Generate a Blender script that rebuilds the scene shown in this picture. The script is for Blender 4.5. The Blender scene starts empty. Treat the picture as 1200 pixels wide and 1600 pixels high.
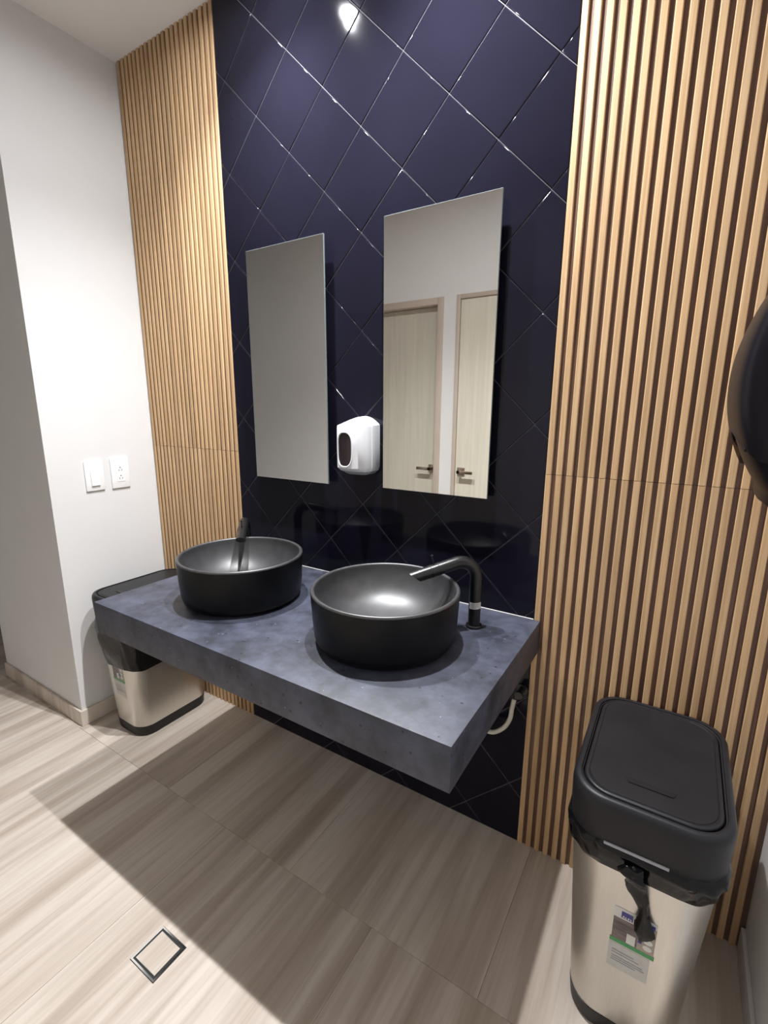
import bpy, bmesh, math, random
from mathutils import Vector, Matrix

# ------------------------------------------------------------------ camera
scene = bpy.context.scene
COL = scene.collection
cam_d = bpy.data.cameras.new('camera')
cam = bpy.data.objects.new('camera', cam_d)
COL.objects.link(cam)
RIGHT = Vector((0.84705646, 0.53147835, 0.00511023))
DOWN = Vector((0.11763661, -0.17809262, -0.97695683))
FWD = Vector((-0.51832131, 0.82813875, -0.21337581))
M4 = Matrix((RIGHT, -DOWN, -FWD)).transposed().to_4x4()
M4.translation = Vector((1.0553, -1.3290, 1.3727))
cam.matrix_world = M4
cam_d.sensor_fit = 'VERTICAL'
cam_d.sensor_height = 36.0
cam_d.sensor_width = 27.0
cam_d.lens = 742.74 / 1600 * 36.0
cam_d.clip_start = 0.01
scene.camera = cam

# ------------------------------------------------------------------ world, exposure
w = bpy.data.worlds.new('world'); scene.world = w
w.use_nodes = True
w.node_tree.nodes['Background'].inputs[0].default_value = (0.0, 0.0, 0.0, 1)
w.node_tree.nodes['Background'].inputs[1].default_value = 0.0
vs = scene.view_settings
vs.view_transform = 'Standard'
try: vs.look = 'None'
except Exception: pass
vs.gamma = 1.0
vs.use_curve_mapping = False
vs.exposure = 0.16
LIGHT_W = 122.0
LIGHT_COLOR = (0.975, 0.985, 1.0)
LIGHTS = [(-0.105, -0.30), (0.455, -0.30)]

# ------------------------------------------------------------------ dimensions
H = 2.712                      # ceiling height
XL, XR = -1.0437, 1.336        # left and right wall planes
TX0, TX1 = -0.466, 0.7465      # black tiled strip
YF = -1.70                     # wall with the two doors (behind the camera)
YP = -0.462                    # front face of the wall stub on the left
XP = -1.80                    # left end of the stub
XE = -2.5                      # end of the passage
CT = 0.776                     # counter top
S = 0.2                        # wall tile side
DG = S * math.sqrt(2)
LZ0 = 8.21 * DG                # a lattice node of the wall tiling (x = 0)

random.seed(7)

# ------------------------------------------------------------------ material helpers
def new_mat(name):
    m = bpy.data.materials.new(name); m.use_nodes = True
    nt = m.node_tree
    return m, nt, nt.nodes['Principled BSDF']

def simple(name, col, rough=0.5, metal=0.0, spec=0.5, coat=0.0, noise=0.0, nscale=40.0, bump=0.0, trans=0.0, emis=None, estr=0.0, stretch=(1, 1, 1)):
    m, nt, b = new_mat(name)
    b.inputs['Base Color'].default_value = (*col, 1)
    b.inputs['Roughness'].default_value = rough
    b.inputs['Metallic'].default_value = metal
    b.inputs['Specular IOR Level'].default_value = spec
    b.inputs['Coat Weight'].default_value = coat
    b.inputs['Transmission Weight'].default_value = trans
    if emis:
        b.inputs['Emission Color'].default_value = (*emis, 1)
        b.inputs['Emission Strength'].default_value = estr
    if noise > 0 or bump > 0:
        g = nt.nodes.new('ShaderNodeNewGeometry')
        mp = nt.nodes.new('ShaderNodeMapping'); mp.inputs['Scale'].default_value = stretch
        n = nt.nodes.new('ShaderNodeTexNoise'); n.inputs['Scale'].default_value = nscale
        n.inputs['Detail'].default_value = 5
        nt.links.new(g.outputs['Position'], mp.inputs['Vector'])
        nt.links.new(mp.outputs[0], n.inputs['Vector'])
        if noise > 0:
            r = nt.nodes.new('ShaderNodeValToRGB')
            r.color_ramp.elements[0].position = 0.3
            r.color_ramp.elements[1].position = 0.7
            r.color_ramp.elements[0].color = (*[c * (1 - noise) for c in col], 1)
            r.color_ramp.elements[1].color = (*[min(1, c * (1 + noise)) for c in col], 1)
            nt.links.new(n.outputs['Fac'], r.inputs['Fac'])
            nt.links.new(r.outputs['Color'], b.inputs['Base Color'])
        if bump > 0:
            bp = nt.nodes.new('ShaderNodeBump'); bp.inputs['Strength'].default_value = bump
            bp.inputs['Distance'].default_value = 0.002
            nt.links.new(n.outputs['Fac'], bp.inputs['Height'])
            nt.links.new(bp.outputs[0], b.inputs['Normal'])
    return m

def wood_mat(name, cols, scale=(130, 130, 3.0), rough=0.5):
    m, nt, b = new_mat(name)
    g = nt.nodes.new('ShaderNodeNewGeometry')
    oi = nt.nodes.new('ShaderNodeObjectInfo')
    mul = nt.nodes.new('ShaderNodeMath'); mul.operation = 'MULTIPLY'; mul.inputs[1].default_value = 37.0
    add = nt.nodes.new('ShaderNodeVectorMath'); add.operation = 'ADD'
    mp = nt.nodes.new('ShaderNodeMapping'); mp.inputs['Scale'].default_value = scale
    n = nt.nodes.new('ShaderNodeTexNoise'); n.inputs['Scale'].default_value = 1.0
    n.inputs['Detail'].default_value = 6; n.inputs['Roughness'].default_value = 0.6; n.inputs['Distortion'].default_value = 0.6
    r = nt.nodes.new('ShaderNodeValToRGB')
    r.color_ramp.elements[0].position = 0.32; r.color_ramp.elements[0].color = (*cols[0], 1)
    r.color_ramp.elements[1].position = 0.68; r.color_ramp.elements[1].color = (*cols[2], 1)
    e = r.color_ramp.elements.new(0.5); e.color = (*cols[1], 1)
    L = nt.links.new
    L(oi.outputs['Random'], mul.inputs[0]); L(g.outputs['Position'], add.inputs[0]); L(mul.outputs[0], add.inputs[1])
    L(add.outputs[0], mp.inputs['Vector']); L(mp.outputs[0], n.inputs['Vector']); L(n.outputs['Fac'], r.inputs['Fac'])
    # each slat a little lighter or darker than its neighbour
    mr = nt.nodes.new('ShaderNodeMapRange'); mr.inputs[3].default_value = 0.9; mr.inputs[4].default_value = 1.1
    vm = nt.nodes.new('ShaderNodeVectorMath'); vm.operation = 'SCALE'
    L(oi.outputs['Random'], mr.inputs[0]); L(r.outputs['Color'], vm.inputs[0]); L(mr.outputs[0], vm.inputs['Scale'])
    L(vm.outputs[0], b.inputs['Base Color'])
    b.inputs['Roughness'].default_value = rough
    return m

def travertine(name):
    m, nt, b = new_mat(name)
    L = nt.links.new
    g = nt.nodes.new('ShaderNodeNewGeometry')
    oi = nt.nodes.new('ShaderNodeObjectInfo')
    mul = nt.nodes.new('ShaderNodeMath'); mul.operation = 'MULTIPLY'; mul.inputs[1].default_value = 23.0
    add = nt.nodes.new('ShaderNodeVectorMath'); add.operation = 'ADD'
    L(oi.outputs['Random'], mul.inputs[0]); L(g.outputs['Position'], add.inputs[0]); L(mul.outputs[0], add.inputs[1])
    def nz(sc, detail, dist, rough=0.55):
        mp = nt.nodes.new('ShaderNodeMapping'); mp.inputs['Scale'].default_value = sc
        n = nt.nodes.new('ShaderNodeTexNoise'); n.inputs['Scale'].default_value = 1.0
        n.inputs['Detail'].default_value = detail; n.inputs['Distortion'].default_value = dist
        n.inputs['Roughness'].default_value = rough
        L(add.outputs[0], mp.inputs['Vector']); L(mp.outputs[0], n.inputs['Vector'])
        return n
    n1 = nz((13, 0.75, 1), 3.0, 0.25)
    n2 = nz((75, 3.0, 1), 6.0, 0.6, 0.65)
    r1 = nt.nodes.new('ShaderNodeValToRGB')
    e = r1.color_ramp.elements
    e[0].position = 0.26; e[0].color = (0.40, 0.325, 0.265, 1)
    e[1].position = 0.72; e[1].color = (0.69, 0.63, 0.56, 1)
    x = r1.color_ramp.elements.new(0.44); x.color = (0.53, 0.455, 0.39, 1)
    x = r1.color_ramp.elements.new(0.56); x.color = (0.65, 0.575, 0.505, 1)
    r2 = nt.nodes.new('ShaderNodeValToRGB')
    r2.color_ramp.elements[0].position = 0.30; r2.color_ramp.elements[0].color = (0.70, 0.66, 0.62, 1)
    r2.color_ramp.elements[1].position = 0.56; r2.color_ramp.elements[1].color = (1, 1, 1, 1)
    L(n1.outputs['Fac'], r1.inputs['Fac']); L(n2.outputs['Fac'], r2.inputs['Fac'])
    mx = nt.nodes.new('ShaderNodeMix'); mx.data_type = 'RGBA'; mx.blend_type = 'MULTIPLY'
    mx.inputs['Factor'].default_value = 0.5
    L(r1.outputs['Color'], mx.inputs['A']); L(r2.outputs['Color'], mx.inputs['B'])
    L(mx.outputs['Result'], b.inputs['Base Color'])
    b.inputs['Roughness'].default_value = 0.42
    b.inputs['Specular IOR Level'].default_value = 0.35
    return m

def stone_mat(name):
    m, nt, b = new_mat(name)
    L = nt.links.new
    g = nt.nodes.new('ShaderNodeNewGeometry')
    def nz(s, d):
        n = nt.nodes.new('ShaderNodeTexNoise'); n.inputs['Scale'].default_value = s; n.inputs['Detail'].default_value = d
        n.inputs['Roughness'].default_value = 0.65
        L(g.outputs['Position'], n.inputs['Vector']); return n
    n1 = nz(11.0, 9); n2 = nz(60.0, 5)
    r = nt.nodes.new('ShaderNodeValToRGB')
    r.color_ramp.elements[0].position = 0.37; r.color_ramp.elements[0].color = (0.023, 0.026, 0.039, 1)
    r.color_ramp.elements[1].position = 0.64; r.color_ramp.elements[1].color = (0.068, 0.075, 0.111, 1)
    L(n1.outputs['Fac'], r.inputs['Fac'])
    # wet drops and lime specks scattered over the stone
    v = nt.nodes.new('ShaderNodeTexVoronoi'); v.inputs['Scale'].default_value = 26.0; v.inputs['Randomness'].default_value = 1.0
    L(g.outputs['Position'], v.inputs['Vector'])
    rv = nt.nodes.new('ShaderNodeValToRGB')
    rv.color_ramp.elements[0].position = 0.08; rv.color_ramp.elements[0].color = (0.25, 0.25, 0.28, 1)
    rv.color_ramp.elements[1].position = 0.10; rv.color_ramp.elements[1].color = (1, 1, 1, 1)
    L(v.outputs['Distance'], rv.inputs['Fac'])
    mx = nt.nodes.new('ShaderNodeMix'); mx.data_type = 'RGBA'; mx.blend_type = 'MULTIPLY'; mx.inputs['Factor'].default_value = 1.0
    L(r.outputs['Color'], mx.inputs['A']); L(rv.outputs['Color'], mx.inputs['B'])
    v2 = nt.nodes.new('ShaderNodeTexVoronoi'); v2.inputs['Scale'].default_value = 31.0
    mp = nt.nodes.new('ShaderNodeMapping'); mp.inputs['Location'].default_value = (3.1, 1.7, 0.4)
    L(g.outputs['Position'], mp.inputs['Vector']); L(mp.outputs[0], v2.inputs['Vector'])
    r3 = nt.nodes.new('ShaderNodeValToRGB')
    r3.color_ramp.elements[0].position = 0.03; r3.color_ramp.elements[0].color = (1, 1, 1, 1)
    r3.color_ramp.elements[1].position = 0.05; r3.color_ramp.elements[1].color = (0, 0, 0, 1)
    L(v2.outputs['Distance'], r3.inputs['Fac'])
    mx2 = nt.nodes.new('ShaderNodeMix'); mx2.data_type = 'RGBA'
    mx2.inputs['B'].default_value = (0.30, 0.30, 0.33, 1)
    L(r3.outputs['Color'], mx2.inputs['Factor']); L(mx.outputs['Result'], mx2.inputs['A'])
    L(mx2.outputs['Result'], b.inputs['Base Color'])
    mr = nt.nodes.new('ShaderNodeMapRange'); mr.inputs[3].default_value = 0.38; mr.inputs[4].default_value = 0.62
    L(n2.outputs['Fac'], mr.inputs[0]); L(mr.outputs[0], b.inputs['Roughness'])
    bp = nt.nodes.new('ShaderNodeBump'); bp.inputs['Strength'].default_value = 0.12; bp.inputs['Distance'].default_value = 0.001
    L(n2.outputs['Fac'], bp.inputs['Height']); L(bp.outputs[0], b.inputs['Normal'])
    return m

def film_mat(name):                      # thin smoky plastic one can see through
    m, nt, b = new_mat(name)
    b.inputs['Base Color'].default_value = (0.05, 0.035, 0.03, 1)
    b.inputs['Roughness'].default_value = 0.15
    t = nt.nodes.new('ShaderNodeBsdfTransparent'); t.inputs['Color'].default_value = (0.72, 0.6, 0.52, 1)
    mx = nt.nodes.new('ShaderNodeMixShader'); mx.inputs[0].default_value = 0.6
    o = nt.nodes['Material Output']
    nt.links.new(t.outputs[0], mx.inputs[1]); nt.links.new(b.outputs[0], mx.inputs[2])
    nt.links.new(mx.outputs[0], o.inputs['Surface'])
    return m

M = {
    'paint': simple('white_paint', (0.72, 0.715, 0.715), 0.6, noise=0.015, nscale=6, bump=0.03),
    'ceiling': simple('ceiling_paint', (0.88, 0.875, 0.875), 0.7, noise=0.01, nscale=5),
    'passage': simple('shaded_passage_paint', (0.03, 0.028, 0.028), 0.6, noise=0.1, nscale=4),  # near-black colour puts the unlit passage's shade into its walls
    'tile': simple('black_glazed_tile', (0.0086, 0.0082, 0.0155), 0.07, spec=0.2, noise=0.12, nscale=3.0, bump=0.012),
    'grout': simple('grey_grout', (0.11, 0.105, 0.12), 0.8, noise=0.15, nscale=60),
    'slat': wood_mat('light_oak', ((0.44, 0.27, 0.135), (0.53, 0.345, 0.185), (0.60, 0.42, 0.245)), rough=0.5),
    'groove': wood_mat('dark_oak', ((0.075, 0.036, 0.023), (0.125, 0.064, 0.042), (0.18, 0.10, 0.068)), rough=0.5),
    'floor': travertine('travertine'),
    'floorgrout': simple('floor_grout', (0.22, 0.19, 0.16), 0.9, noise=0.1, nscale=80),
    'stone': stone_mat('charcoal_stone'),
    'basin': simple('matte_black_ceramic', (0.004, 0.004, 0.0048), 0.38, spec=0.26, noise=0.15, nscale=25),
    'basin_inner': simple('lit_limescaled_ceramic', (0.030, 0.030, 0.033), 0.42, spec=0.9, noise=0.25, nscale=30),  # bowl and rim greyed to paint in the downlight's sheen, with some limescale
    'metal_black': simple('matte_black_metal', (0.008, 0.008, 0.009), 0.30, spec=0.55, noise=0.1, nscale=40),
    'caulk': simple('white_caulk', (0.52, 0.51, 0.50), 0.5, noise=0.05, nscale=80),
    'mirror': simple('mirror_silver', (0.95, 0.95, 0.92), 0.0, metal=1.0, noise=0.004, nscale=2),
    'glassedge': simple('mirror_glass_edge', (0.16, 0.19, 0.19), 0.25, spec=0.6, noise=0.05, nscale=50),
    'dark': simple('dark_backing', (0.02, 0.02, 0.022), 0.7, noise=0.1, nscale=30),
    'white_plastic': simple('white_plastic', (0.78, 0.79, 0.82), 0.22, noise=0.01, nscale=8),
    'switch': simple('switch_plastic', (0.86, 0.85, 0.86), 0.35, noise=0.01, nscale=8),
    'grey_plastic': simple('grey_plastic', (0.36, 0.37, 0.40), 0.35, noise=0.04, nscale=20),
    'window': simple('dark_smoked_window', (0.022, 0.014, 0.018), 0.10, noise=0.1, nscale=10),
    'slot': simple('slot_dark', (0.12, 0.12, 0.13), 0.6, noise=0.1, nscale=60),
    'steel': simple('brushed_steel', (0.66, 0.64, 0.60), 0.33, metal=1.0, noise=0.03, nscale=2.0, bump=0.03, stretch=(200, 200, 3)),
    'chrome': simple('chrome', (0.75, 0.74, 0.72), 0.12, metal=1.0, noise=0.02, nscale=20),
    'nickel': simple('satin_nickel', (0.50, 0.44, 0.37), 0.28, metal=1.0, noise=0.03, nscale=20),
    'lid': simple('black_lid_plastic', (0.0095, 0.0095, 0.012), 0.44, spec=0.32, noise=0.2, nscale=9),
    'base_black': simple('black_base_plastic', (0.008, 0.0075, 0.008), 0.5, noise=0.15, nscale=30),
    'liner': simple('glossy_bin_liner', (0.003, 0.003, 0.0035), 0.11, spec=0.28, bump=0.5, nscale=45),
    'door': wood_mat('pale_grey_door_veneer', ((0.57, 0.535, 0.45), (0.61, 0.575, 0.49), (0.65, 0.615, 0.53)), scale=(40, 40, 1.5), rough=0.5),
    'frame': simple('door_frame_taupe', (0.50, 0.42, 0.36), 0.5, noise=0.05, nscale=12),
    'towel': simple('black_glossy_plastic', (0.007, 0.0065, 0.010), 0.34, spec=0.16, noise=0.15, nscale=5),
    'film': film_mat('smoked_clear_plastic'),
    'sticker_w': simple('sticker_white', (0.62, 0.62, 0.60), 0.3, noise=0.04, nscale=60),
    'sticker_clear': simple('sticker_pale_film', (0.50, 0.50, 0.48), 0.3, noise=0.05, nscale=60),
    'sticker_photo': simple('sticker_brown_photo', (0.13, 0.10, 0.10), 0.3, noise=0.5, nscale=55, stretch=(0.4, 0.4, 2.5)),
    'sticker_tan': simple('sticker_tan', (0.33, 0.28, 0.23), 0.3, noise=0.15, nscale=60),
    'sticker_blue': simple('sticker_blue', (0.035, 0.035, 0.22), 0.3, noise=0.1, nscale=60),
    'sticker_green': simple('sticker_green', (0.05, 0.28, 0.09), 0.3, noise=0.1, nscale=60),
    'sticker_grey': simple('sticker_print_grey', (0.30, 0.30, 0.30), 0.4, noise=0.2, nscale=200),
    'hose': simple('cream_hose', (0.62, 0.60, 0.52), 0.4, noise=0.06, nscale=60),
    'lamp': simple('lamp_lens', (0.9, 0.9, 0.9), 0.4, emis=LIGHT_COLOR, estr=1750.0, noise=0.01, nscale=5),
}

# ------------------------------------------------------------------ mesh helpers
def add_box(bm, x0, x1, y0, y1, z0, z1, bev=0.0, seg=2):
    vs_ = [bm.verts.new(p) for p in ((x0, y0, z0), (x1, y0, z0), (x1, y1, z0), (x0, y1, z0), (x0, y0, z1), (x1, y0, z1), (x1, y1, z1), (x0, y1, z1))]
    fs = [bm.faces.new([vs_[i] for i in f]) for f in ((3, 2, 1, 0), (4, 5, 6, 7), (0, 1, 5, 4), (1, 2, 6, 5), (2, 3, 7, 6), (3, 0, 4, 7))]
    if bev > 0:
        es = list({e for f in fs for e in f.edges})
        bmesh.ops.bevel(bm, geom=es, offset=bev, segments=seg, affect='EDGES', profile=0.5)

def loft(bm, rings, cap0=True, cap1=True, closed=True):
    vr = [[bm.verts.new(p) for p in r] for r in rings]
    n = len(rings[0])
    for a, b in zip(vr, vr[1:]):
        for i in range(n if closed else n - 1):
            j = (i + 1) % n
            bm.faces.new((a[i], a[j], b[j], b[i]))
    if cap0: bm.faces.new(list(reversed(vr[0])))
    if cap1: bm.faces.new(vr[-1])
    return vr

def lathe(bm, prof, c=(0, 0, 0), n=64, cap0=True, cap1=True):
    rings = [[(c[0] + r * math.cos(2 * math.pi * i / n), c[1] + r * math.sin(2 * math.pi * i / n), c[2] + z) for i in range(n)] for r, z in prof]
    loft(bm, rings, cap0, cap1)

def rrect(hx, hy, r, z, k=8, cx=0.0, cy=0.0):
    r = min(r, hx - 1e-4, hy - 1e-4)
    pts = []
    for q, (sx, sy) in enumerate(((1, 1), (-1, 1), (-1, -1), (1, -1))):
        for i in range(k + 1):
            a = math.pi / 2 * (q + i / k)
            pts.append((cx + sx * (hx - r) + r * math.cos(a), cy + sy * (hy - r) + r * math.sin(a), z))
    return pts

def tube(bm, pts, rad, n=16, cut=0.0, cap=True):
    pts = [Vector(p) for p in pts]
    rads = rad if isinstance(rad, (list, tuple)) else [rad] * len(pts)
    tang = []
    for i in range(len(pts)):
        a = pts[max(i - 1, 0)]; b = pts[min(i + 1, len(pts) - 1)]
        tang.append((b - a).normalized())
    up = Vector((0, 0, 1)) if abs(tang[0].z) < 0.9 else Vector((1, 0, 0))
    nrm = (up - tang[0] * up.dot(tang[0])).normalized()
    rings = []
    for i, p in enumerate(pts):
        nrm = (nrm - tang[i] * nrm.dot(tang[i])).normalized()
        bn = tang[i].cross(nrm)
        ring = []
        for k in range(n):
            a = 2 * math.pi * k / n
            o = nrm * math.cos(a) * rads[i] + bn * math.sin(a) * rads[i]
            q = p + o
            if cut and i == len(pts) - 1:
                q = q + tang[i] * (o.z * cut)
            ring.append(tuple(q))
        rings.append(ring)
    loft(bm, rings, cap, cap)

def catmull(pts, k=8):
    P = [Vector(p) for p in pts]
    P = [P[0] * 2 - P[1]] + P + [P[-1] * 2 - P[-2]]
    out = []
    for i in range(1, len(P) - 2):
        for j in range(k):
            t = j / k
            out.append(0.5 * ((2 * P[i]) + (P[i + 1] - P[i - 1]) * t + (2 * P[i - 1] - 5 * P[i] + 4 * P[i + 1] - P[i + 2]) * t * t + (-P[i - 1] + 3 * P[i] - 3 * P[i + 1] + P[i + 2]) * t ** 3))
    out.append(P[-2])
    return out

def finish(name, bm, mat, parent=None, smooth=False, angle=35.0):
    bmesh.ops.recalc_face_normals(bm, faces=bm.faces)
    me = bpy.data.meshes.new(name)
    bm.to_mesh(me); bm.free()
    me.materials.append(M[mat] if isinstance(mat, str) else mat)
    if smooth:
        for p in me.polygons: p.use_smooth = True
        me.set_sharp_from_angle(angle=math.radians(angle))
    o = bpy.data.objects.new(name, me)
    COL.objects.link(o)
    if parent is not None: o.parent = parent
    return o

def box(name, mat, x0, x1, y0, y1, z0, z1, parent=None, bev=0.0, seg=2):
    bm = bmesh.new(); add_box(bm, x0, x1, y0, y1, z0, z1, bev, seg)
    return finish(name, bm, mat, parent, smooth=bev > 0)

def empty(name, loc=(0, 0, 0)):
    o = bpy.data.objects.new(name, None); COL.objects.link(o)
    o.location = loc; o.empty_display_size = 0.1
    return o

def tag(o, label, cat, group=None):
    o['label'] = label; o['category'] = cat
    if group: o['group'] = group
    return o

def struct(o, label=None, cat=None):
    o['kind'] = 'structure'
    if label: o['label'] = label
    if cat: o['category'] = cat
    return o

def copy_tree(o, parent=None):
    c = o.copy(); COL.objects.link(c); c.parent = parent
    for ch in list(o.children): copy_tree(ch, c)
    return c

# ================================================================== STRUCTURE
# floor: grout bed and travertine tiles laid with the vein towards the vanity
floor = struct(box('floor', 'floorgrout', XE, XR, YF, 1.0, -0.06, -0.0022), 'veined travertine tile floor of the washroom', 'floor')
SEAM_Y = -0.482
def floor_piece(x0, x1, y0, y1):
    if x1 - x0 < 0.01 or y1 - y0 < 0.01: return
    g = 0.0004
    bm = bmesh.new()
    add_box(bm, x0 + g, x1 - g, y0 + g, y1 - g, -0.010, 0.0, 0.0006, 1)
    finish('floor_tile', bm, 'floor', floor)
def cuts(a, b, first, step, extra=()):
    c = [a, b] + [first + step * k for k in range(-20, 20) if a + 0.02 < first + step * k < b - 0.02] + [e for e in extra if a < e < b]
    return sorted(set(c))
cs = cuts(XL, XR, 0.193, 0.6)
for a, b in zip(cs, cs[1:]): floor_piece(a, b, SEAM_Y, 0.0)
cs = cuts(XP, XL, 0.193, 0.6)
for a, b in zip(cs, cs[1:]): floor_piece(a, b, SEAM_Y, YP)
cs = cuts(XE, XP, 0.193, 0.6)
for a, b in zip(cs, cs[1:]):
    floor_piece(a, b, SEAM_Y, 0.718); floor_piece(a, b, 0.718, 1.0)
cs = cuts(XE, XR, 0.493, 0.6)
for a, b in zip(cs, cs[1:]): floor_piece(a, b, YF, SEAM_Y)

struct(box('ceiling', 'ceiling', XE, XR, YF, 1.0, H, H + 0.08), 'plain white ceiling above the vanity', 'ceiling')

# back wall with its two oak-slat claddings and the black tiled strip between
wall_back = struct(box('wall_back', 'paint', XL - 0.1, XR + 0.1, 0.0, 0.12, 0, H), 'back wall clad in oak slats and black diamond tiles', 'wall')
SKIN = 0.010                                   # tiles stand this far off the wall core
bed = box('tile_bed', 'grout', TX0, TX1, -SKIN + 0.0022, 0.0, 0, H, wall_back)

def clip(poly, axis, val, keep_less):
    out = []
    for i in range(len(poly)):
        a, b = poly[i], poly[(i + 1) % len(poly)]
        ia = a[axis] <= val if keep_less else a[axis] >= val
        ib = b[axis] <= val if keep_less else b[axis] >= val
        if ia: out.append(a)
        if ia != ib:
            t = (val - a[axis]) / (b[axis] - a[axis])
            out.append((a[0] + (b[0] - a[0]) * t, a[1] + (b[1] - a[1]) * t))
    return out
def inset(poly, d):
    n = len(poly); res = []
    for i in range(n):
        p0, p1, p2 = Vector(poly[i - 1]), Vector(poly[i]), Vector(poly[(i + 1) % n])
        e1 = (p1 - p0).normalized(); e2 = (p2 - p1).normalized()
        n1 = Vector((-e1.y, e1.x)); n2 = Vector((-e2.y, e2.x))
        k = 1 + n1.dot(n2)
        if k < 0.2: return None
        res.append(p1 + (n1 + n2) * d / k)
    return [tuple(r) for r in res]
def dedupe(poly):
    out = []
    for p in poly:
        if not out or (abs(p[0] - out[-1][0]) + abs(p[1] - out[-1][1])) > 1e-4: out.append(p)
    if len(out) > 1 and (abs(out[0][0] - out[-1][0]) + abs(out[0][1] - out[-1][1])) < 1e-4: out.pop()
    return out
def area(p): return 0.5 * sum(p[i][0] * p[(i + 1) % len(p)][1] - p[(i + 1) % len(p)][0] * p[i][1] for i in range(len(p)))
def wall_tile(poly):
    bm = bmesh.new()
    prof = [(0.0006, 0.0), (0.0006, 0.0068), (0.0010, 0.0083), (0.0020, 0.0095), (0.0034, 0.010)]
    rings = []
    for d, h in prof:
        q = inset(poly, d)
        if q is None or area(q) < 1e-5: bm.free(); return
        rings.append([(x, -h, z) for x, z in q])
    loft(bm, rings)
    o = finish('tile', bm, 'tile', bed, smooth=True, angle=50)
    for p in o.data.polygons:
        if p.area > 1.5e-4 and abs(p.normal.y) > 0.99: p.use_smooth = False
hd = DG / 2
for a in range(-14, 16):
    for b in range(-19, 6):
        if (a + b) % 2 == 0: continue
        cx, cz = a * hd, LZ0 + b * hd
        poly = [(cx - hd, cz), (cx, cz - hd), (cx + hd, cz), (cx, cz + hd)]
        for ax, v, less in ((0, TX0, False), (0, TX1, True), (1, 0.001, False), (1, H, True)):
            poly = clip(poly, ax, v, less)
            if not poly: break
        if not poly: continue
        poly = dedupe(poly)
        if len(poly) < 3 or area(poly) < 2e-4: continue
        wall_tile(poly)

PER, SW = 0.0267, 0.0154
def slat_mesh(z0, z1):
    bm = bmesh.new()
    prof = [(0.0, 0.0), (0.0, 0.0052), (0.0018, 0.0070), (SW - 0.0018, 0.0070), (SW, 0.0052), (SW, 0.0)]
    rings = [[(x, -y, z) for x, y in prof] for z in (z0, z1)]
    loft(bm, rings)
    bmesh.ops.recalc_face_normals(bm, faces=bm.faces)
    me = bpy.data.meshes.new('slat'); bm.to_mesh(me); bm.free(); me.materials.append(M['slat'])
    return me
sm_lo, sm_hi = slat_mesh(0.001, 1.1994), slat_mesh(1.2006, H)
def slat_panel(x0, x1, xs):
    p = box('slat_cladding', 'groove', x0, x1, -0.0060, 0.0, 0, 1.1994, wall_back)
    q = box('slat_cladding', 'groove', x0, x1, -0.0060, 0.0, 1.2006, H, wall_back)
    for x in xs:
        for me, par in ((sm_lo, p), (sm_hi, q)):
            o = bpy.data.objects.new('slat', me); COL.objects.link(o)
            o.parent = par; o.location = (x, -0.0058, 0)
slat_panel(TX1 + 0.0002, XR, [TX1 + 0.0003 + PER * k for k in range(22)])
LW = (TX0 - XL)
slat_panel(XL, TX0 - 0.0002, [TX0 - 0.0003 - SW - 0.0264 * k for k in range(22) if TX0 - 0.0003 - SW - 0.0264 * k > XL])

# left wall stub, passage, right wall, wall with the doors
struct(box('wall_left', 'paint', XP, XL, YP, 0.12, 0, H), 'white wall stub left of the slat panel', 'wall')
struct(box('wall_right', 'paint', XR, XR + 0.1, YF, 0.0, 0, H), 'white wall at the right edge beside the trash bin', 'wall')
struct(box('wall_left_far', 'paint', XE - 0.1, XE, YF, YP, 0, H), 'white end wall left of the wall stub', 'wall')
struct(box('wall_passage', 'passage', XE - 0.1, XE, YP, 1.0, 0, H), 'end wall of the passage, coloured dark for its shade', 'wall')
struct(box('wall_passage_back', 'passage', XE, XP, 1.0, 1.1, 0, H), 'back wall of the passage, coloured dark for its shade', 'wall')
struct(box('wall_passage_side', 'passage', XP, XP + 0.1, 0.12, 1.0, 0, H), 'side wall of the passage, coloured dark for its shade', 'wall')

D1 = (-1.185, -0.345)          # outer edges of the two door frames
D2 = (-0.255, 0.585)
DT = 2.066
bm = bmesh.new()
for x0, x1, z0, z1 in ((XE, D1[0], 0, H), (D1[1], D2[0], 0, DT), (D2[1], XR + 0.1, 0, H), (D1[0], D2[1], DT, H)):
    add_box(bm, x0, x1, YF - 0.1, YF, z0, z1)
struct(finish('wall_front', bm, 'paint'), 'white wall with two doors seen in the mirror', 'wall')

def door(n, X, fw, leaf_y, hx, hdir, label):
    root = struct(box('door_%d' % n, 'door', X[0] + fw, X[1] - fw, leaf_y - 0.04, leaf_y, 0.008, DT - fw), label, 'door')
    for a, b in ((X[0], X[0] + fw - 0.003), (X[1] - fw + 0.003, X[1])):
        box('door_frame', 'frame', a, b, YF - 0.1, YF + 0.008, 0, DT, root, 0.002)
    box('door_frame', 'frame', X[0] + fw - 0.003, X[1] - fw + 0.003, YF - 0.1, YF + 0.008, DT - fw + 0.003, DT, root, 0.002)
    hz = 0.963
    r = box('rosette', 'nickel', hx - 0.026, hx + 0.026, leaf_y, leaf_y + 0.009, hz - 0.026, hz + 0.026, root, 0.0015)
    bm = bmesh.new()
    add_box(bm, hx - 0.011, hx + 0.011, leaf_y + 0.009, leaf_y + 0.058, hz - 0.010, hz + 0.010, 0.002)
    a, b = sorted((hx - hdir * 0.011, hx + hdir * 0.098))
    add_box(bm, a, b, leaf_y + 0.044, leaf_y + 0.058, hz - 0.010, hz + 0.010, 0.002)
    finish('lever', bm, 'nickel', r, smooth=True)
    box('door_backing', 'dark', X[0], X[1], YF - 0.12, YF - 0.102, 0, DT, root)
door(1, D1, 0.045, YF - 0.055, -0.425, -1, 'pale grey door with recessed leaf reflected in the right mirror')
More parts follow.
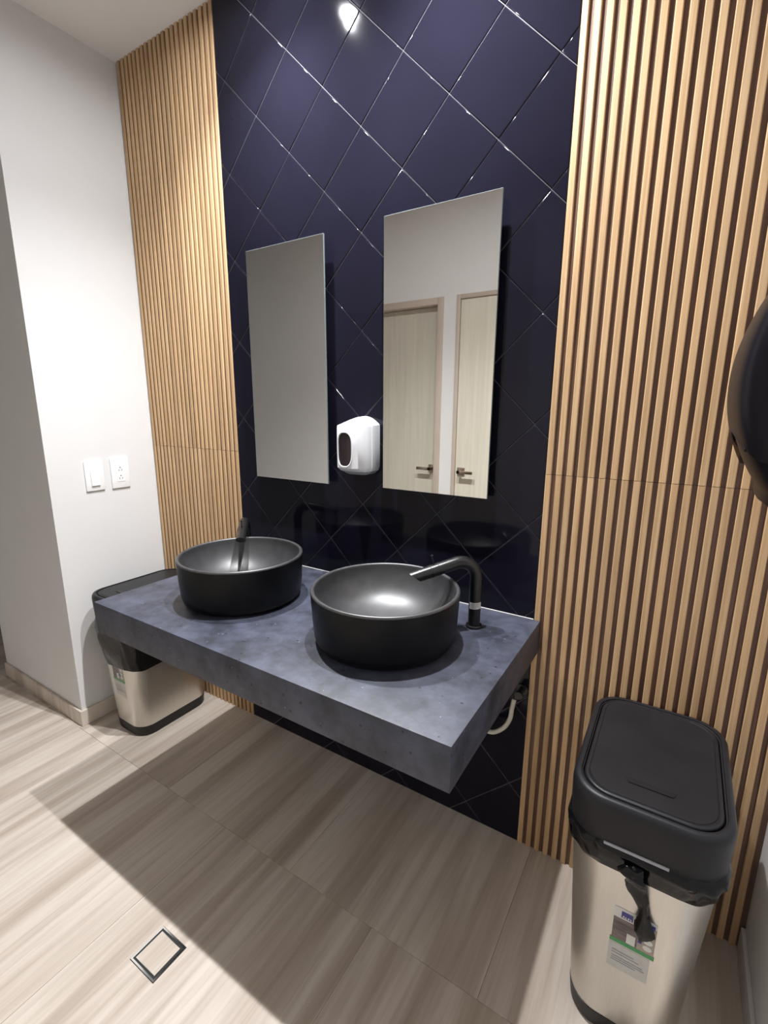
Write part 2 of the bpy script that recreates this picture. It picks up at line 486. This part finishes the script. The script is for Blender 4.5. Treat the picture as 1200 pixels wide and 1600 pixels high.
door(2, D2, 0.028, YF - 0.004, -0.185, 1, 'pale grey flush door reflected at the right mirror edge')

# travertine skirting round the stub, white skirting on the right wall
bm = bmesh.new()
add_box(bm, XL, XL + 0.011, YP - 0.011, -0.006, 0.0005, 0.073, 0.0015, 1)
add_box(bm, XP, XL - 0.0005, YP - 0.011, YP, 0.0005, 0.073, 0.0015, 1)
struct(finish('baseboard_left', bm, 'floor'), 'travertine skirting around the white wall stub', 'baseboard')
bm = bmesh.new()
add_box(bm, XR - 0.010, XR, YF + 0.012, -0.013, 0.0005, 0.070, 0.002, 2)
struct(finish('baseboard_right', bm, 'paint', smooth=True), 'white skirting along the right wall', 'baseboard')

# ================================================================== DOWNLIGHTS
def downlight(x, y, label):
    root = tag(empty('downlight', (x, y, H)), label, 'ceiling light', 'downlights above the vanity')
    bm = bmesh.new(); lathe(bm, [(0.034, 0.0), (0.052, 0.0), (0.050, -0.004), (0.036, -0.006), (0.034, -0.003)], n=48, cap0=False, cap1=False)
    finish('trim_ring', bm, 'white_plastic', root, smooth=True)
    bm = bmesh.new(); lathe(bm, [(0.001, -0.0028), (0.022, -0.0028), (0.0245, -0.001), (0.0245, 0.0)], n=48)
    finish('lens', bm, 'lamp', root, smooth=True)
    bm = bmesh.new(); lathe(bm, [(0.0248, -0.0005), (0.0248, -0.003), (0.0335, -0.0035), (0.0335, -0.0005)], n=48, cap0=False, cap1=False)
    finish('reflector', bm, 'chrome', root, smooth=True)
    ld = bpy.data.lights.new('downlight_beam', 'SPOT')
    ld.energy = LIGHT_W; ld.color = LIGHT_COLOR
    ld.spot_size = math.radians(124); ld.spot_blend = 1.0
    ld.shadow_soft_size = 0.012
    lo = bpy.data.objects.new('downlight_beam', ld); COL.objects.link(lo)
    lo.location = (0, 0, -0.03); lo.parent = root
downlight(*LIGHTS[0], 'round ceiling downlight above the left wash basin, glaring in the tiles')
downlight(*LIGHTS[1], 'round ceiling downlight above the right wash basin')

# ================================================================== COUNTER
CX0, CX1, CY0 = -0.452, 0.764, -0.630
counter = tag(empty('vanity_counter', ((CX0 + CX1) / 2, -0.3, CT - 0.1)), 'long charcoal stone vanity counter fixed to the tiled wall', 'counter')
def rel(o, root):
    o.parent = root; o.matrix_parent_inverse = Matrix.Translation(-root.location); return o
rel(box('slab', 'stone', CX0, CX1, CY0, -0.0132, CT - 0.1, CT, None, 0.0016), counter)
bm = bmesh.new()
add_box(bm, CX0 + 0.004, TX1 - 0.002, -SKIN - 0.0034, -SKIN - 0.0002, CT - 0.004, CT + 0.0016, 0.0008, 1)
finish('caulk_bead', bm, 'caulk', wall_back)

# ================================================================== BASINS
def basin(x, y, label):
    R, h = 0.1935, 0.146
    root = tag(empty('wash_basin', (x, y, CT)), label, 'wash basin', 'round vessel basins on the counter')
    bm = bmesh.new()
    prof = [(0.150, 0.0), (0.163, 0.0008), (0.174, 0.005), (0.182, 0.014), (0.186, 0.028), (0.1895, 0.07), (R - 0.0015, 0.115), (R, h - 0.006)]
    lathe(bm, prof, n=96, cap0=True, cap1=False)
    finish('shell', bm, 'basin', root, smooth=True, angle=60)
    bm = bmesh.new(); prof = [prof[-1]]
    for k in range(9):
        a = math.pi * k / 8
        prof.append((R - 0.0055 + 0.0055 * math.cos(a), h - 0.0055 + 0.0055 * math.sin(a)))
    ri = R - 0.011
    N = 16
    for k in range(1, N + 1):                       # inside bowl
        t = k / N
        r_ = ri * math.cos(t * math.pi / 2 * 0.985) ** 0.62 if t < 1 else 0.022
        z_ = h - 0.0055 - 0.112 * math.sin(t * math.pi / 2) ** 1.15
        prof.append((max(r_, 0.022), z_))
    lathe(bm, prof, n=96, cap0=False, cap1=True)
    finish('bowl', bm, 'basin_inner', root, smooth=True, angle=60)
    bm = bmesh.new()
    lathe(bm, [(0.0215, 0.0), (0.031, 0.0002), (0.031, 0.003), (0.026, 0.0055), (0.001, 0.007)], c=(0, 0, h - 0.1175), n=40)
    finish('drain_cap', bm, 'metal_black', root, smooth=True)
    return root
basin(-0.100, -0.340, 'round matte black vessel basin on the left half of the counter')
basin(0.440, -0.338, 'round matte black vessel basin nearest the counter\'s right end')

# ================================================================== FAUCETS
def faucet(x, y, ang, label, tagged):
    root = tag(empty('faucet', (x, y, CT)), label, 'faucet', 'matte black faucets')
    d = Vector((math.cos(ang), math.sin(ang), 0))
    bm = bmesh.new(); lathe(bm, [(0.0225, 0.0), (0.0225, 0.006), (0.0205, 0.008), (0.015, 0.008)], n=40)
    finish('base_flange', bm, 'metal_black', root, smooth=True)
    r, zb, rb = 0.0168, 0.143, 0.050
    pts = [Vector((0, 0, 0.006)), Vector((0, 0, 0.07)), Vector((0, 0, zb))]
    fall = math.radians(14)
    for k in range(1, 13):
        a = (math.pi / 2 + fall) * k / 12
        pts.append(d * (rb - rb * math.cos(a)) + Vector((0, 0, zb + rb * math.sin(a))))
    t = (d * math.cos(fall) + Vector((0, 0, -math.sin(fall)))).normalized()
    p0 = pts[-1].copy()
    L = 0.120
    pts += [p0 + t * (L * k / 5) for k in range(1, 6)]
    bm = bmesh.new(); tube(bm, pts, r, 28, cut=0.85)
    sp = finish('spout', bm, 'metal_black', root, smooth=True, angle=50)
    for s_ in (0.050, 0.072):                        # two turned rings round the spout
        bm = bmesh.new()
        tube(bm, [p0 + t * s_, p0 + t * (s_ + 0.0018)], r + 0.0007, 28)
        finish('collar', bm, 'base_black', sp, smooth=True)
    up = (Vector((0, 0, 1)) - t * t.z).normalized()
    q = p0 + t * 0.061 + up * (r - 0.001)
    bm = bmesh.new()
    tube(bm, [q, q + up * 0.026], 0.0016, 10)
    tube(bm, [q + up * 0.0245, q + up * 0.0275], 0.0036, 14)
    finish('lever_pin', bm, 'metal_black', root, smooth=True)
    if tagged:
        bm = bmesh.new()
        c = Vector((0.42, -0.9, 0)); a0 = math.atan2(-0.9, 0.42)
        rings = []
        for z in (0.058, 0.077):
            rings.append([((r + 0.0006) * math.cos(a0 + u), (r + 0.0006) * math.sin(a0 + u), z + 0.001 * u) for u in [(-1.0 + 2.1 * i / 12) for i in range(13)]])
        loft(bm, rings, False, False, closed=False)
        tg = finish('paper_tag', bm, 'sticker_w', root, smooth=True)
        bm = bmesh.new()
        for zz, e in ((0.072, 0.9), (0.0685, 0.8), (0.065, 0.85), (0.0615, 0.6)):
            rr = [[((r + 0.0009) * math.cos(a0 + u), (r + 0.0009) * math.sin(a0 + u), zz + dz + 0.001 * u) for u in [(-0.8 + 1.6 * e * i / 8) for i in range(9)]] for dz in (0, 0.0011)]
            loft(bm, rr, False, False, closed=False)
        o = finish('tag_print', bm, 'sticker_grey', tg); o['kind'] = 'stuff'
    return root
faucet(-0.287, -0.150, math.atan2(-0.737, 0.675), 'matte black gooseneck faucet behind the left basin, spout towards the camera', False)
faucet(0.615, -0.148, math.atan2(-0.737, -0.675), 'matte black gooseneck faucet with white paper tag beside the right basin', True)

# ================================================================== MIRRORS
def mirror(x0, x1, z0, z1, label):
    yf = -0.042
    root = tag(empty('mirror', ((x0 + x1) / 2, -SKIN, z0)), label, 'mirror', 'frameless mirrors on the black tiles')
    rel(box('mount', 'dark', x0 + 0.06, x1 - 0.06, yf + 0.006, -SKIN - 0.0002, z0 + 0.08, z1 - 0.08), root)
    rel(box('glass', 'glassedge', x0, x1, yf + 0.0004, yf + 0.0058, z0, z1, None, 0.0008, 1), root)
    bm = bmesh.new()
    e = 0.0012
    add_box(bm, x0 + e, x1 - e, yf, yf + 0.0004, z0 + e, z1 - e)
    rel(finish('silvered_face', bm, 'mirror'), root)
mirror(-0.331, 0.020, 1.113, 1.908, 'tall frameless mirror left of the soap dispenser')
mirror(0.244, 0.5965, 1.120, 1.914, 'tall frameless mirror right of the soap dispenser')

# ================================================================== SOAP DISPENSER
xc, zb = 0.155, 1.162
soap = tag(empty('soap_dispenser', (xc, -SKIN, zb)), 'white wall soap dispenser with dark window between the mirrors', 'soap dispenser')
ax, ys, by = 0.0575, -0.045, 0.070
def outline(s=1.0, dy=0.0, n=28):
    pts = [(ax * s, -0.0)]
    pts.append((ax * s, ys * 0.98 - SKIN * 0))
    for i in range(n + 1):
        a = -math.pi * i / n
        ex = math.copysign(abs(math.cos(a)) ** 0.72, math.cos(a)); ey = abs(math.sin(a)) ** 0.85
        pts.append((ax * 0.965 * s * ex, ys - (by + dy) * s * ey + 0.0))
    pts.append((-ax * s, ys * 0.98)); pts.append((-ax * s, 0.0))
    return pts
bm = bmesh.new()
rings = []
for z, s, dy in ((0.010, 0.90, -0.020), (0.016, 0.95, -0.008), (0.024, 1.0, 0.0), (0.09, 1.0, 0.002), (0.152, 1.0, 0.0), (0.157, 0.985, -0.002)):
    rings.append([(x, y, z) for x, y in outline(s, dy)])
top0 = rings[-1]
for u in (0.25, 0.5, 0.75, 1.0):
    rings.append([(x, y * (1 - u), z + 0.028 * (1 - (x / ax) ** 2) * math.sin(u * math.pi / 2)) for x, y, z in top0])
loft(bm, rings, True, False)
finish('cover', bm, 'white_plastic', soap, smooth=True, angle=40)
bm = bmesh.new()
loft(bm, [[(x, y, z) for x, y in outline(s, dy)] for z, s, dy in ((-0.002, 0.62, -0.045), (0.002, 0.74, -0.034), (0.0098, 0.86, -0.022))])
finish('push_bar', bm, 'grey_plastic', soap, smooth=True)
def on_cover(u, z):                       # point on the curved front, u = sideways offset
    e = min(abs(u) / (ax * 0.965), 0.98)
    c = e ** (1 / 0.72)
    return (u, ys - (by + 0.002) * (1 - c * c) ** 0.425, z)
bm = bmesh.new()
wv, rimp = [], []
cen = bm.verts.new(Vector(on_cover(0, 0.083)) + Vector((0, -0.0006, 0)))
NW = 40
prev = None
rr = []
for k in range(1, 4):
    ring = []
    for i in range(NW):
        a = 2 * math.pi * i / NW
        sx = math.copysign(abs(math.cos(a)) ** 0.75, math.cos(a)); sz = math.copysign(abs(math.sin(a)) ** 0.6, math.sin(a))
        p = Vector(on_cover(0.0265 * sx * k / 3, 0.083 + 0.054 * sz * k / 3)) + Vector((0, -0.0006, 0))
        ring.append(bm.verts.new(p))
        if k == 3: rimp.append(p)
    rr.append(ring)
for i in range(NW):
    j = (i + 1) % NW
    bm.faces.new((cen, rr[0][i], rr[0][j]))
    for k in range(2): bm.faces.new((rr[k][i], rr[k + 1][i], rr[k + 1][j], rr[k][j]))
win = finish('window', bm, 'window', soap, smooth=True)
bm = bmesh.new(); tube(bm, rimp + [rimp[0]], 0.0022, 10, cap=False)
finish('window_rim', bm, 'white_plastic', win, smooth=True)
for o in soap.children: o.location.y += 0.0

# ================================================================== SWITCH AND OUTLET on the left wall
def plate(name, y0, y1, z0, z1, label, cat):
    root = tag(empty(name, (XL, (y0 + y1) / 2, z0)), label, cat)
    rel(box('cover_plate', 'switch', XL + 0.0003, XL + 0.0075, y0, y1, z0, z1, None, 0.0022, 3), root)
    return root
sw = plate('light_switch', -0.327, -0.251, 1.024, 1.149, 'white light switch plate with one wide rocker on the left wall', 'switch')
bm = bmesh.new()
loft(bm, [[(XL + 0.0070, y, z) for y, z in ((-0.307, 1.045), (-0.271, 1.045), (-0.271, 1.128), (-0.307, 1.128))],
          [(XL + 0.0145 if z < 1.08 else XL + 0.0092, y, z) for y, z in ((-0.306, 1.047), (-0.272, 1.047), (-0.272, 1.127), (-0.306, 1.127))]])
rel(finish('rocker', bm, 'switch'), sw)
wo = plate('wall_outlet', -0.2195, -0.1395, 1.022, 1.154, 'white wall outlet plate with two sockets next to the slat panel', 'outlet')
ins = rel(box('socket_insert', 'switch', XL + 0.0070, XL + 0.0090, -0.197, -0.162, 1.050, 1.127, None, 0.001, 1), wo)
for zc in (1.105, 1.069):
    for dy, dz, hw, hh in ((-0.006, -0.004, 0.0012, 0.004), (0.006, -0.004, 0.0012, 0.004), (0.0, 0.007, 0.0024, 0.0024)):
        o = box('slot', 'slot', XL + 0.0088, XL + 0.0093, -0.1795 + dy - hw, -0.1795 + dy + hw, zc + dz - hh, zc + dz + hh)
        o.parent = ins

# ================================================================== TRASH BINS
def bin_half(z):
    t = max(0, min(1, z / 0.5))
    return 0.106 + 0.030 * t, 0.168 + 0.026 * t
def trash_bin(x, y, label, seed, knot, hem_z, sdz):
    rnd = random.Random(seed)
    root = tag(empty('trash_bin', (x, y, 0.0)), label, 'trash bin', 'stainless steel bins with black lids')
    RC = 0.062
    bm = bmesh.new()
    loft(bm, [rrect(bin_half(0)[0] - 0.004, bin_half(0)[1] - 0.004, RC, 0.0), rrect(*bin_half(0), RC, 0.004), rrect(bin_half(0.046)[0] + 0.001, bin_half(0.046)[1] + 0.001, RC, 0.046), rrect(bin_half(0.048)[0] - 0.003, bin_half(0.048)[1] - 0.003, RC, 0.048)])
    finish('base_band', bm, 'base_black', root, smooth=True)
    bm = bmesh.new()
    loft(bm, [rrect(*bin_half(z), RC + 0.01 * z, z, 10) for z in (0.047, 0.15, 0.28, 0.40, 0.52)])
    body = finish('body', bm, 'steel', root, smooth=True)
    # lid collar, open in the middle, with the swing flap inside
    bm = bmesh.new()
    prof = [(0.1405, 0.1990, 0.070, 0.508), (0.1415, 0.2000, 0.071, 0.514), (0.1435, 0.2020, 0.072, 0.560), (0.1450, 0.2035, 0.073, 0.600), (0.1440, 0.2025, 0.073, 0.610), (0.1405, 0.199, 0.071, 0.617),
            (0.133, 0.191, 0.067, 0.6195), (0.1305, 0.1885, 0.065, 0.6185), (0.1295, 0.1875, 0.064, 0.6150), (0.1270, 0.185, 0.062, 0.6140), (0.1262, 0.1842, 0.062, 0.604)]
    loft(bm, [rrect(a, b, r, z, 10) for a, b, r, z in prof], False, True)
    lid = finish('lid', bm, 'lid', root, smooth=True, angle=50)
    bm = bmesh.new()
    loft(bm, [rrect(a, b, r, z, 10) for a, b, r, z in ((0.1245, 0.1825, 0.060, 0.605), (0.1245, 0.1825, 0.060, 0.6155), (0.1225, 0.1805, 0.059, 0.6180), (0.1165, 0.1745, 0.055, 0.6182), (0.1158, 0.1738, 0.055, 0.6172), (0.1150, 0.1730, 0.054, 0.6172), (0.1143, 0.1723, 0.054, 0.6186), (0.060, 0.105, 0.030, 0.6205))])
    flap = finish('flap', bm, 'lid', lid, smooth=True, angle=50)
    bm = bmesh.new()                                  # shallow finger grip near the front
    lo = [(-0.050, -0.105), (-0.040, -0.128), (0.040, -0.128), (0.050, -0.105)]
    loft(bm, [[(px, py, 0.6185 + (0.0 if k == 0 else (0.0032 if py < -0.11 else 0.0012))) for px, py in lo] for k in range(2)])
    finish('finger_grip', bm, 'lid', lid)
    bm = bmesh.new()                                  # pale pull slot in the front of the collar
    add_box(bm, -0.068, 0.046, -0.2030, -0.1985, 0.519, 0.5255, 0.0008, 1)
    finish('pull_slot', bm, 'grey_plastic', lid)
    # bag folded over the rim and hanging in creases below the lid
    bm = bmesh.new()
    base = rrect(1, 1, 0.4, 0, 24)
    n = len(base)
    ph = [rnd.uniform(0, 6.28) for _ in range(8)]
    def wob(a, k): return math.sin(3 * a + ph[k]) * 0.5 + math.sin(7 * a + ph[k + 1]) * 0.3 + math.sin(13 * a + ph[k + 2]) * 0.25
    rows = ((0.0, 0.004, 0.0), (0.10, 0.0105, 0.003), (0.24, 0.0125, 0.005), (0.42, 0.0105, 0.006), (0.60, 0.0090, 0.006), (0.80, 0.006, 0.004), (1.0, 0.0025, 0.0015))
    rings = []
    for ri_, (f, off, amp) in enumerate(rows):
        ring = []
        for (px, py, _) in rrect(1.0, 1.42, 0.5, 0, 24):
            a = math.atan2(py, px)
            sag = -0.010 * math.exp(-((a + 0.80) / 0.40) ** 2) + (0.022 * math.exp(-((a + 1.62) / 0.16) ** 2) if knot else -0.012 * math.exp(-((a + 1.9) / 0.5) ** 2))
            zh = hem_z + 0.006 * wob(a, 3) + sag
            z = 0.524 + (zh - 0.524) * f
            hx, hy = bin_half(z)
            q = rrect(hx + off, hy + off, 0.072, z, 24)[len(ring)]
            k = 1 + amp * (4 * wob(a + 0.5 * ri_, 0) + 2.0 * math.sin(23 * a + 2.1 * ri_ + ph[6]) + 1.6 * math.sin(37 * a - 1.3 * ri_ + ph[7]))
            ring.append((q[0] * k, q[1] * k, z))
        rings.append(ring)
    loft(bm, rings, False, False)
    liner = finish('bin_liner', bm, 'liner', root, smooth=True, angle=60)
    if knot:
        yk = -bin_half(0.48)[1]
        kn = [(-0.012, yk - 0.017, 0.502), (-0.018, yk - 0.021, 0.488), (-0.006, yk - 0.020, 0.478), (-0.004, yk - 0.010, 0.462), (0.006, yk - 0.006, 0.435), (0.016, yk - 0.005, 0.405), (0.018, yk - 0.003, 0.375), (0.020, yk - 0.0025, 0.350), (0.0165, yk - 0.001, 0.330)]
        P = catmull(kn, 5)
        bm = bmesh.new(); rings = []
        for i, p in enumerate(P):
            t = i / (len(P) - 1)
            wd = 0.0175 * (0.9 + 0.22 * math.sin(t * 7.0) + 0.18 * math.sin(t * 17)) * (1.0 if t < 0.9 else (1 - t) * 8 + 0.2)
            ring = []
            for k in range(14):
                a = 2 * math.pi * k / 14
                cr = 1 + 0.22 * math.sin(3 * a + t * 9) + rnd.uniform(-0.08, 0.08)
                ring.append((p.x + wd * cr * math.cos(a), p.y + 0.0052 * cr * math.sin(a) - 0.003, p.z + 0.003 * math.sin(2 * a)))
            rings.append(ring)
        loft(bm, rings)
        kt = finish('knot_tail', bm, 'liner', liner, smooth=True, angle=60)
        bm = bmesh.new()
        bmesh.ops.create_icosphere(bm, subdivisions=3, radius=0.015)
        for v in bm.verts:
            v.co *= 1 + 0.16 * math.sin(v.co.x * 420 + 1) + 0.12 * math.sin(v.co.z * 510)
            v.co.y *= 0.7; v.co += Vector((-0.012, yk - 0.017, 0.487))
        finish('knot', bm, 'liner', liner, smooth=True, angle=70)
    # product sticker on the front of the body
    def sx_(v): return 0.008 + 0.88 * v
    def sz_(v): return sdz + (0.282 + (v - 0.2175) * 0.8 if v > 0.2075 else 0.273 + (v - 0.2075))
    def quad(name, mat, x0, x1, z0, z1, parent, lift, shear=0.0):
        bm = bmesh.new()
        pts = []
        for px, pz in ((x0, z0), (x1, z0), (x1, z1), (x0, z1)):
            px, pz = sx_(px), sz_(pz)
            pts.append((px, -bin_half(pz)[1] - lift, pz))
        back = [(px, py + 0.0004, pz) for px, py, pz in pts]
        loft(bm, [back, pts])
        return finish(name, bm, mat, parent)
    X = -0.004
    st = quad('sticker', 'sticker_w', X - 0.043, X + 0.045, 0.208, 0.330, body, 0.0006)
    quad('sticker_photo', 'sticker_photo', X - 0.043, X + 0.010, 0.224, 0.296, st, 0.0009)
    quad('sticker_side_photo', 'sticker_tan', X + 0.010, X + 0.045, 0.224, 0.312, st, 0.0009)
    quad('sticker_logo', 'sticker_blue', X - 0.028, X - 0.004, 0.301, 0.322, st, 0.0010)
    bm = bmesh.new()
    for i in range(4):
        q = X - 0.025 + i * 0.0052
        for dz, ww, hh in ((0.0, 0.0034, 0.0055),):
            pts = [(q, 0.3035), (q + ww, 0.3035), (q + ww * (0.3 if i % 2 else 1.0), 0.3035 + hh), (q, 0.3035 + hh * 0.8)]
            pts = [(sx_(a), sz_(b)) for a, b in pts]
            f = [(a, -bin_half(b)[1] - 0.0014, b) for a, b in pts]; bk = [(a, b + 0.0003, c) for a, b, c in f]
            loft(bm, [bk, f])
    finish('logo_mark', bm, 'sticker_w', st)
    quad('sticker_badge', 'sticker_blue', X + 0.026, X + 0.041, 0.307, 0.322, st, 0.0013)
    quad('sticker_band', 'sticker_green', X - 0.046, X + 0.047, 0.211, 0.224, st, 0.0011)
    quad('pictured_bin', 'sticker_w', X - 0.012, X + 0.006, 0.226, 0.258, st, 0.0013)
    quad('pictured_badge', 'sticker_blue', X + 0.011, X + 0.019, 0.247, 0.259, st, 0.0013)
    for zc in (0.284, 0.262, 0.241):
        bm = bmesh.new()
        f = [(X + 0.031 + 0.0095 * math.cos(2 * math.pi * i / 18), 0, zc + 0.0085 * math.sin(2 * math.pi * i / 18)) for i in range(18)]
        f = [(sx_(a), -bin_half(sz_(c))[1] - 0.0013, sz_(c)) for a, b, c in f]; bk = [(a, b + 0.0003, c) for a, b, c in f]
        loft(bm, [bk, f]); finish('pictured_circle', bm, 'sticker_w', st)
    lower = quad('sticker_text_panel', 'sticker_clear', X - 0.046, X + 0.040, 0.140, 0.2075, body, 0.0005)
    bm = bmesh.new()
    for i, (z, e) in enumerate(((0.188, 0.046), (0.181, 0.058), (0.172, 0.066), (0.166, 0.070), (0.160, 0.052))):
        x0 = X - 0.038
        f = [(sx_(a), -bin_half(sz_(b))[1] - 0.0009, sz_(b)) for a, b in ((x0, z), (x0 + e, z), (x0 + e, z + 0.0026), (x0, z + 0.0026))]
        bk = [(a, b + 0.0002, c) for a, b, c in f]
        loft(bm, [bk, f])
    o = finish('printed_lines', bm, 'sticker_grey', lower); o['kind'] = 'stuff'
    return root
trash_bin(1.080, -0.218, 'steel trash bin with knotted black liner standing before the right slat panel', 3, True, 0.462, 0.0)
trash_bin(-0.838, -0.213, 'steel trash bin half hidden under the counter\'s left end', 11, False, 0.325, -0.027)

# ================================================================== PAPER TOWEL DISPENSER on the right wall
py_, pz_ = -0.42, 1.255
ptd = tag(empty('towel_dispenser', (XR, py_, pz_)), 'glossy black curved paper towel dispenser on the right wall', 'towel dispenser')
def prof_p(z):                                       # projection from the wall against height
    t = (z - 1.255) / (1.60 - 1.255)
    t = max(0.0, min(1.0, t))
    return 0.115 + 0.118 * math.sin(math.pi * min(1, 0.13 + 0.80 * t)) ** 0.62
def section(hy, z0, z1, add, n=26, y=0.0, shrink=1.0):
    pts = []
    for i in range(n + 1):
        z = z0 + (z1 - z0) * i / n
        pts.append((-(prof_p(z) + add) * shrink, y, z - pz_))
    pts.append((-0.001, y, z1 - pz_)); pts.append((-0.001, y, z0 - pz_))
    return pts
def shell(name, mat, z0, z1, add, ys_, parent):
    bm = bmesh.new()
    loft(bm, [section(0, z0, z1, add, y=yy, shrink=s) for yy, s in ys_])
    return finish(name, bm, mat, parent, smooth=True, angle=50)
HW = 0.135
def arch(yy): return 1.304 + 0.040 * max(0.0, 1 - (yy / HW) ** 2)
def shell2(name, mat, zf, add, ys_, parent):
    bm = bmesh.new()
    loft(bm, [section(0, zf(yy), 1.60, add, y=yy, shrink=s) for yy, s in ys_])
    return finish(name, bm, mat, parent, smooth=True, angle=50)
shell2('cover', 'towel', arch, 0.0, [(-HW, 0.86), (-HW + 0.006, 0.93), (-HW + 0.02, 0.965), (-0.09, 0.985), (-0.05, 0.995), (0, 1.0), (0.05, 0.995), (0.09, 0.983), (HW - 0.025, 0.970), (HW - 0.012, 0.955)], ptd)
shell2('smoked_edge', 'film', lambda yy: 1.282, 0.004, [(HW - 0.0115, 0.962), (HW - 0.003, 0.955), (HW, 0.93)], ptd)
shell('lower_tray', 'towel', 1.240, 1.3300, -0.004, [(-HW + 0.004, 0.84), (-HW + 0.02, 0.94), (0, 0.99), (0.06, 0.985), (HW - 0.025, 0.968), (HW - 0.0118, 0.958)], ptd)
bm = bmesh.new()                                      # rounded lip along the arched lower edge of the cover
lip = []
for i in range(25):
    yy = -HW + 0.030 + (2 * HW - 0.065) * i / 24
    sh = 1.0 - 0.04 * (yy / HW) ** 2
    lip.append((-(prof_p(arch(yy)) - 0.0015) * sh, yy, arch(yy) - pz_))
tube(bm, lip, 0.0028, 10)
finish('tear_lip', bm, 'towel', ptd, smooth=True)

# ================================================================== UNDER THE COUNTER
valve = tag(empty('angle_valve', (0.728, -SKIN, 0.545)), 'small black angle valve on the tiles under the counter\'s right end', 'valve')
bm = bmesh.new()
tube(bm, [(0, -0.0005, 0), (0, -0.005, 0)], 0.017, 24); tube(bm, [(0, -0.004, 0), (0, -0.034, 0)], 0.0085, 18); tube(bm, [(0, -0.026, 0.0), (-0.012, -0.028, -0.020)], 0.0075, 16)
finish('valve_body', bm, 'metal_black', valve, smooth=True)
bm = bmesh.new(); tube(bm, [(0, -0.034, 0), (0, -0.044, 0)], 0.0125, 8)
finish('valve_knob', bm, 'metal_black', valve, smooth=True)
bm = bmesh.new()
tube(bm, catmull([(0.714, -0.042, 0.523), (0.711, -0.050, 0.495), (0.708, -0.055, 0.462), (0.690, -0.058, 0.425), (0.652, -0.060, 0.398), (0.600, -0.066, 0.42), (0.565, -0.09, 0.50), (0.548, -0.14, 0.60), (0.545, -0.17, 0.6755)], 8), 0.0068, 14)
tag(finish('supply_hose', bm, 'hose', None, smooth=True), 'cream flexible supply hose looping under the counter\'s right end', 'hose')

# ================================================================== FLOOR DRAIN
dx0, dx1, dy0, dy1 = 0.0160, 0.1125, -0.8730, -0.7810
drain = tag(empty('floor_drain', ((dx0 + dx1) / 2, (dy0 + dy1) / 2, 0.0)), 'square floor drain with tiled cover and thin chrome frame', 'drain')
def ring_frame(o, i, z0, z1):
    bm = bmesh.new()
    a = [(dx0 + o, dy0 + o), (dx1 - o, dy0 + o), (dx1 - o, dy1 - o), (dx0 + o, dy1 - o)]
    b = [(dx0 + i, dy0 + i), (dx1 - i, dy0 + i), (dx1 - i, dy1 - i), (dx0 + i, dy1 - i)]
    loft(bm, [[(x, y, z0) for x, y in a], [(x, y, z1) for x, y in a], [(x, y, z1) for x, y in b], [(x, y, z0) for x, y in b], [(x, y, z0) for x, y in a]], False, False)
    return bm
rel(box('drain_tray', 'dark', dx0 - 0.0012, dx1 + 0.0012, dy0 - 0.0012, dy1 + 0.0012, 0.0001, 0.0006), drain)
rel(finish('drain_frame', ring_frame(0.0, 0.0042, 0.0004, 0.0022), 'chrome'), drain)
rel(finish('drain_frame', ring_frame(0.0092, 0.0102, 0.0004, 0.0020), 'chrome'), drain)
rel(box('drain_cover', 'floor', dx0 + 0.0102, dx1 - 0.0102, dy0 + 0.0102, dy1 - 0.0102, 0.0004, 0.0018), drain)
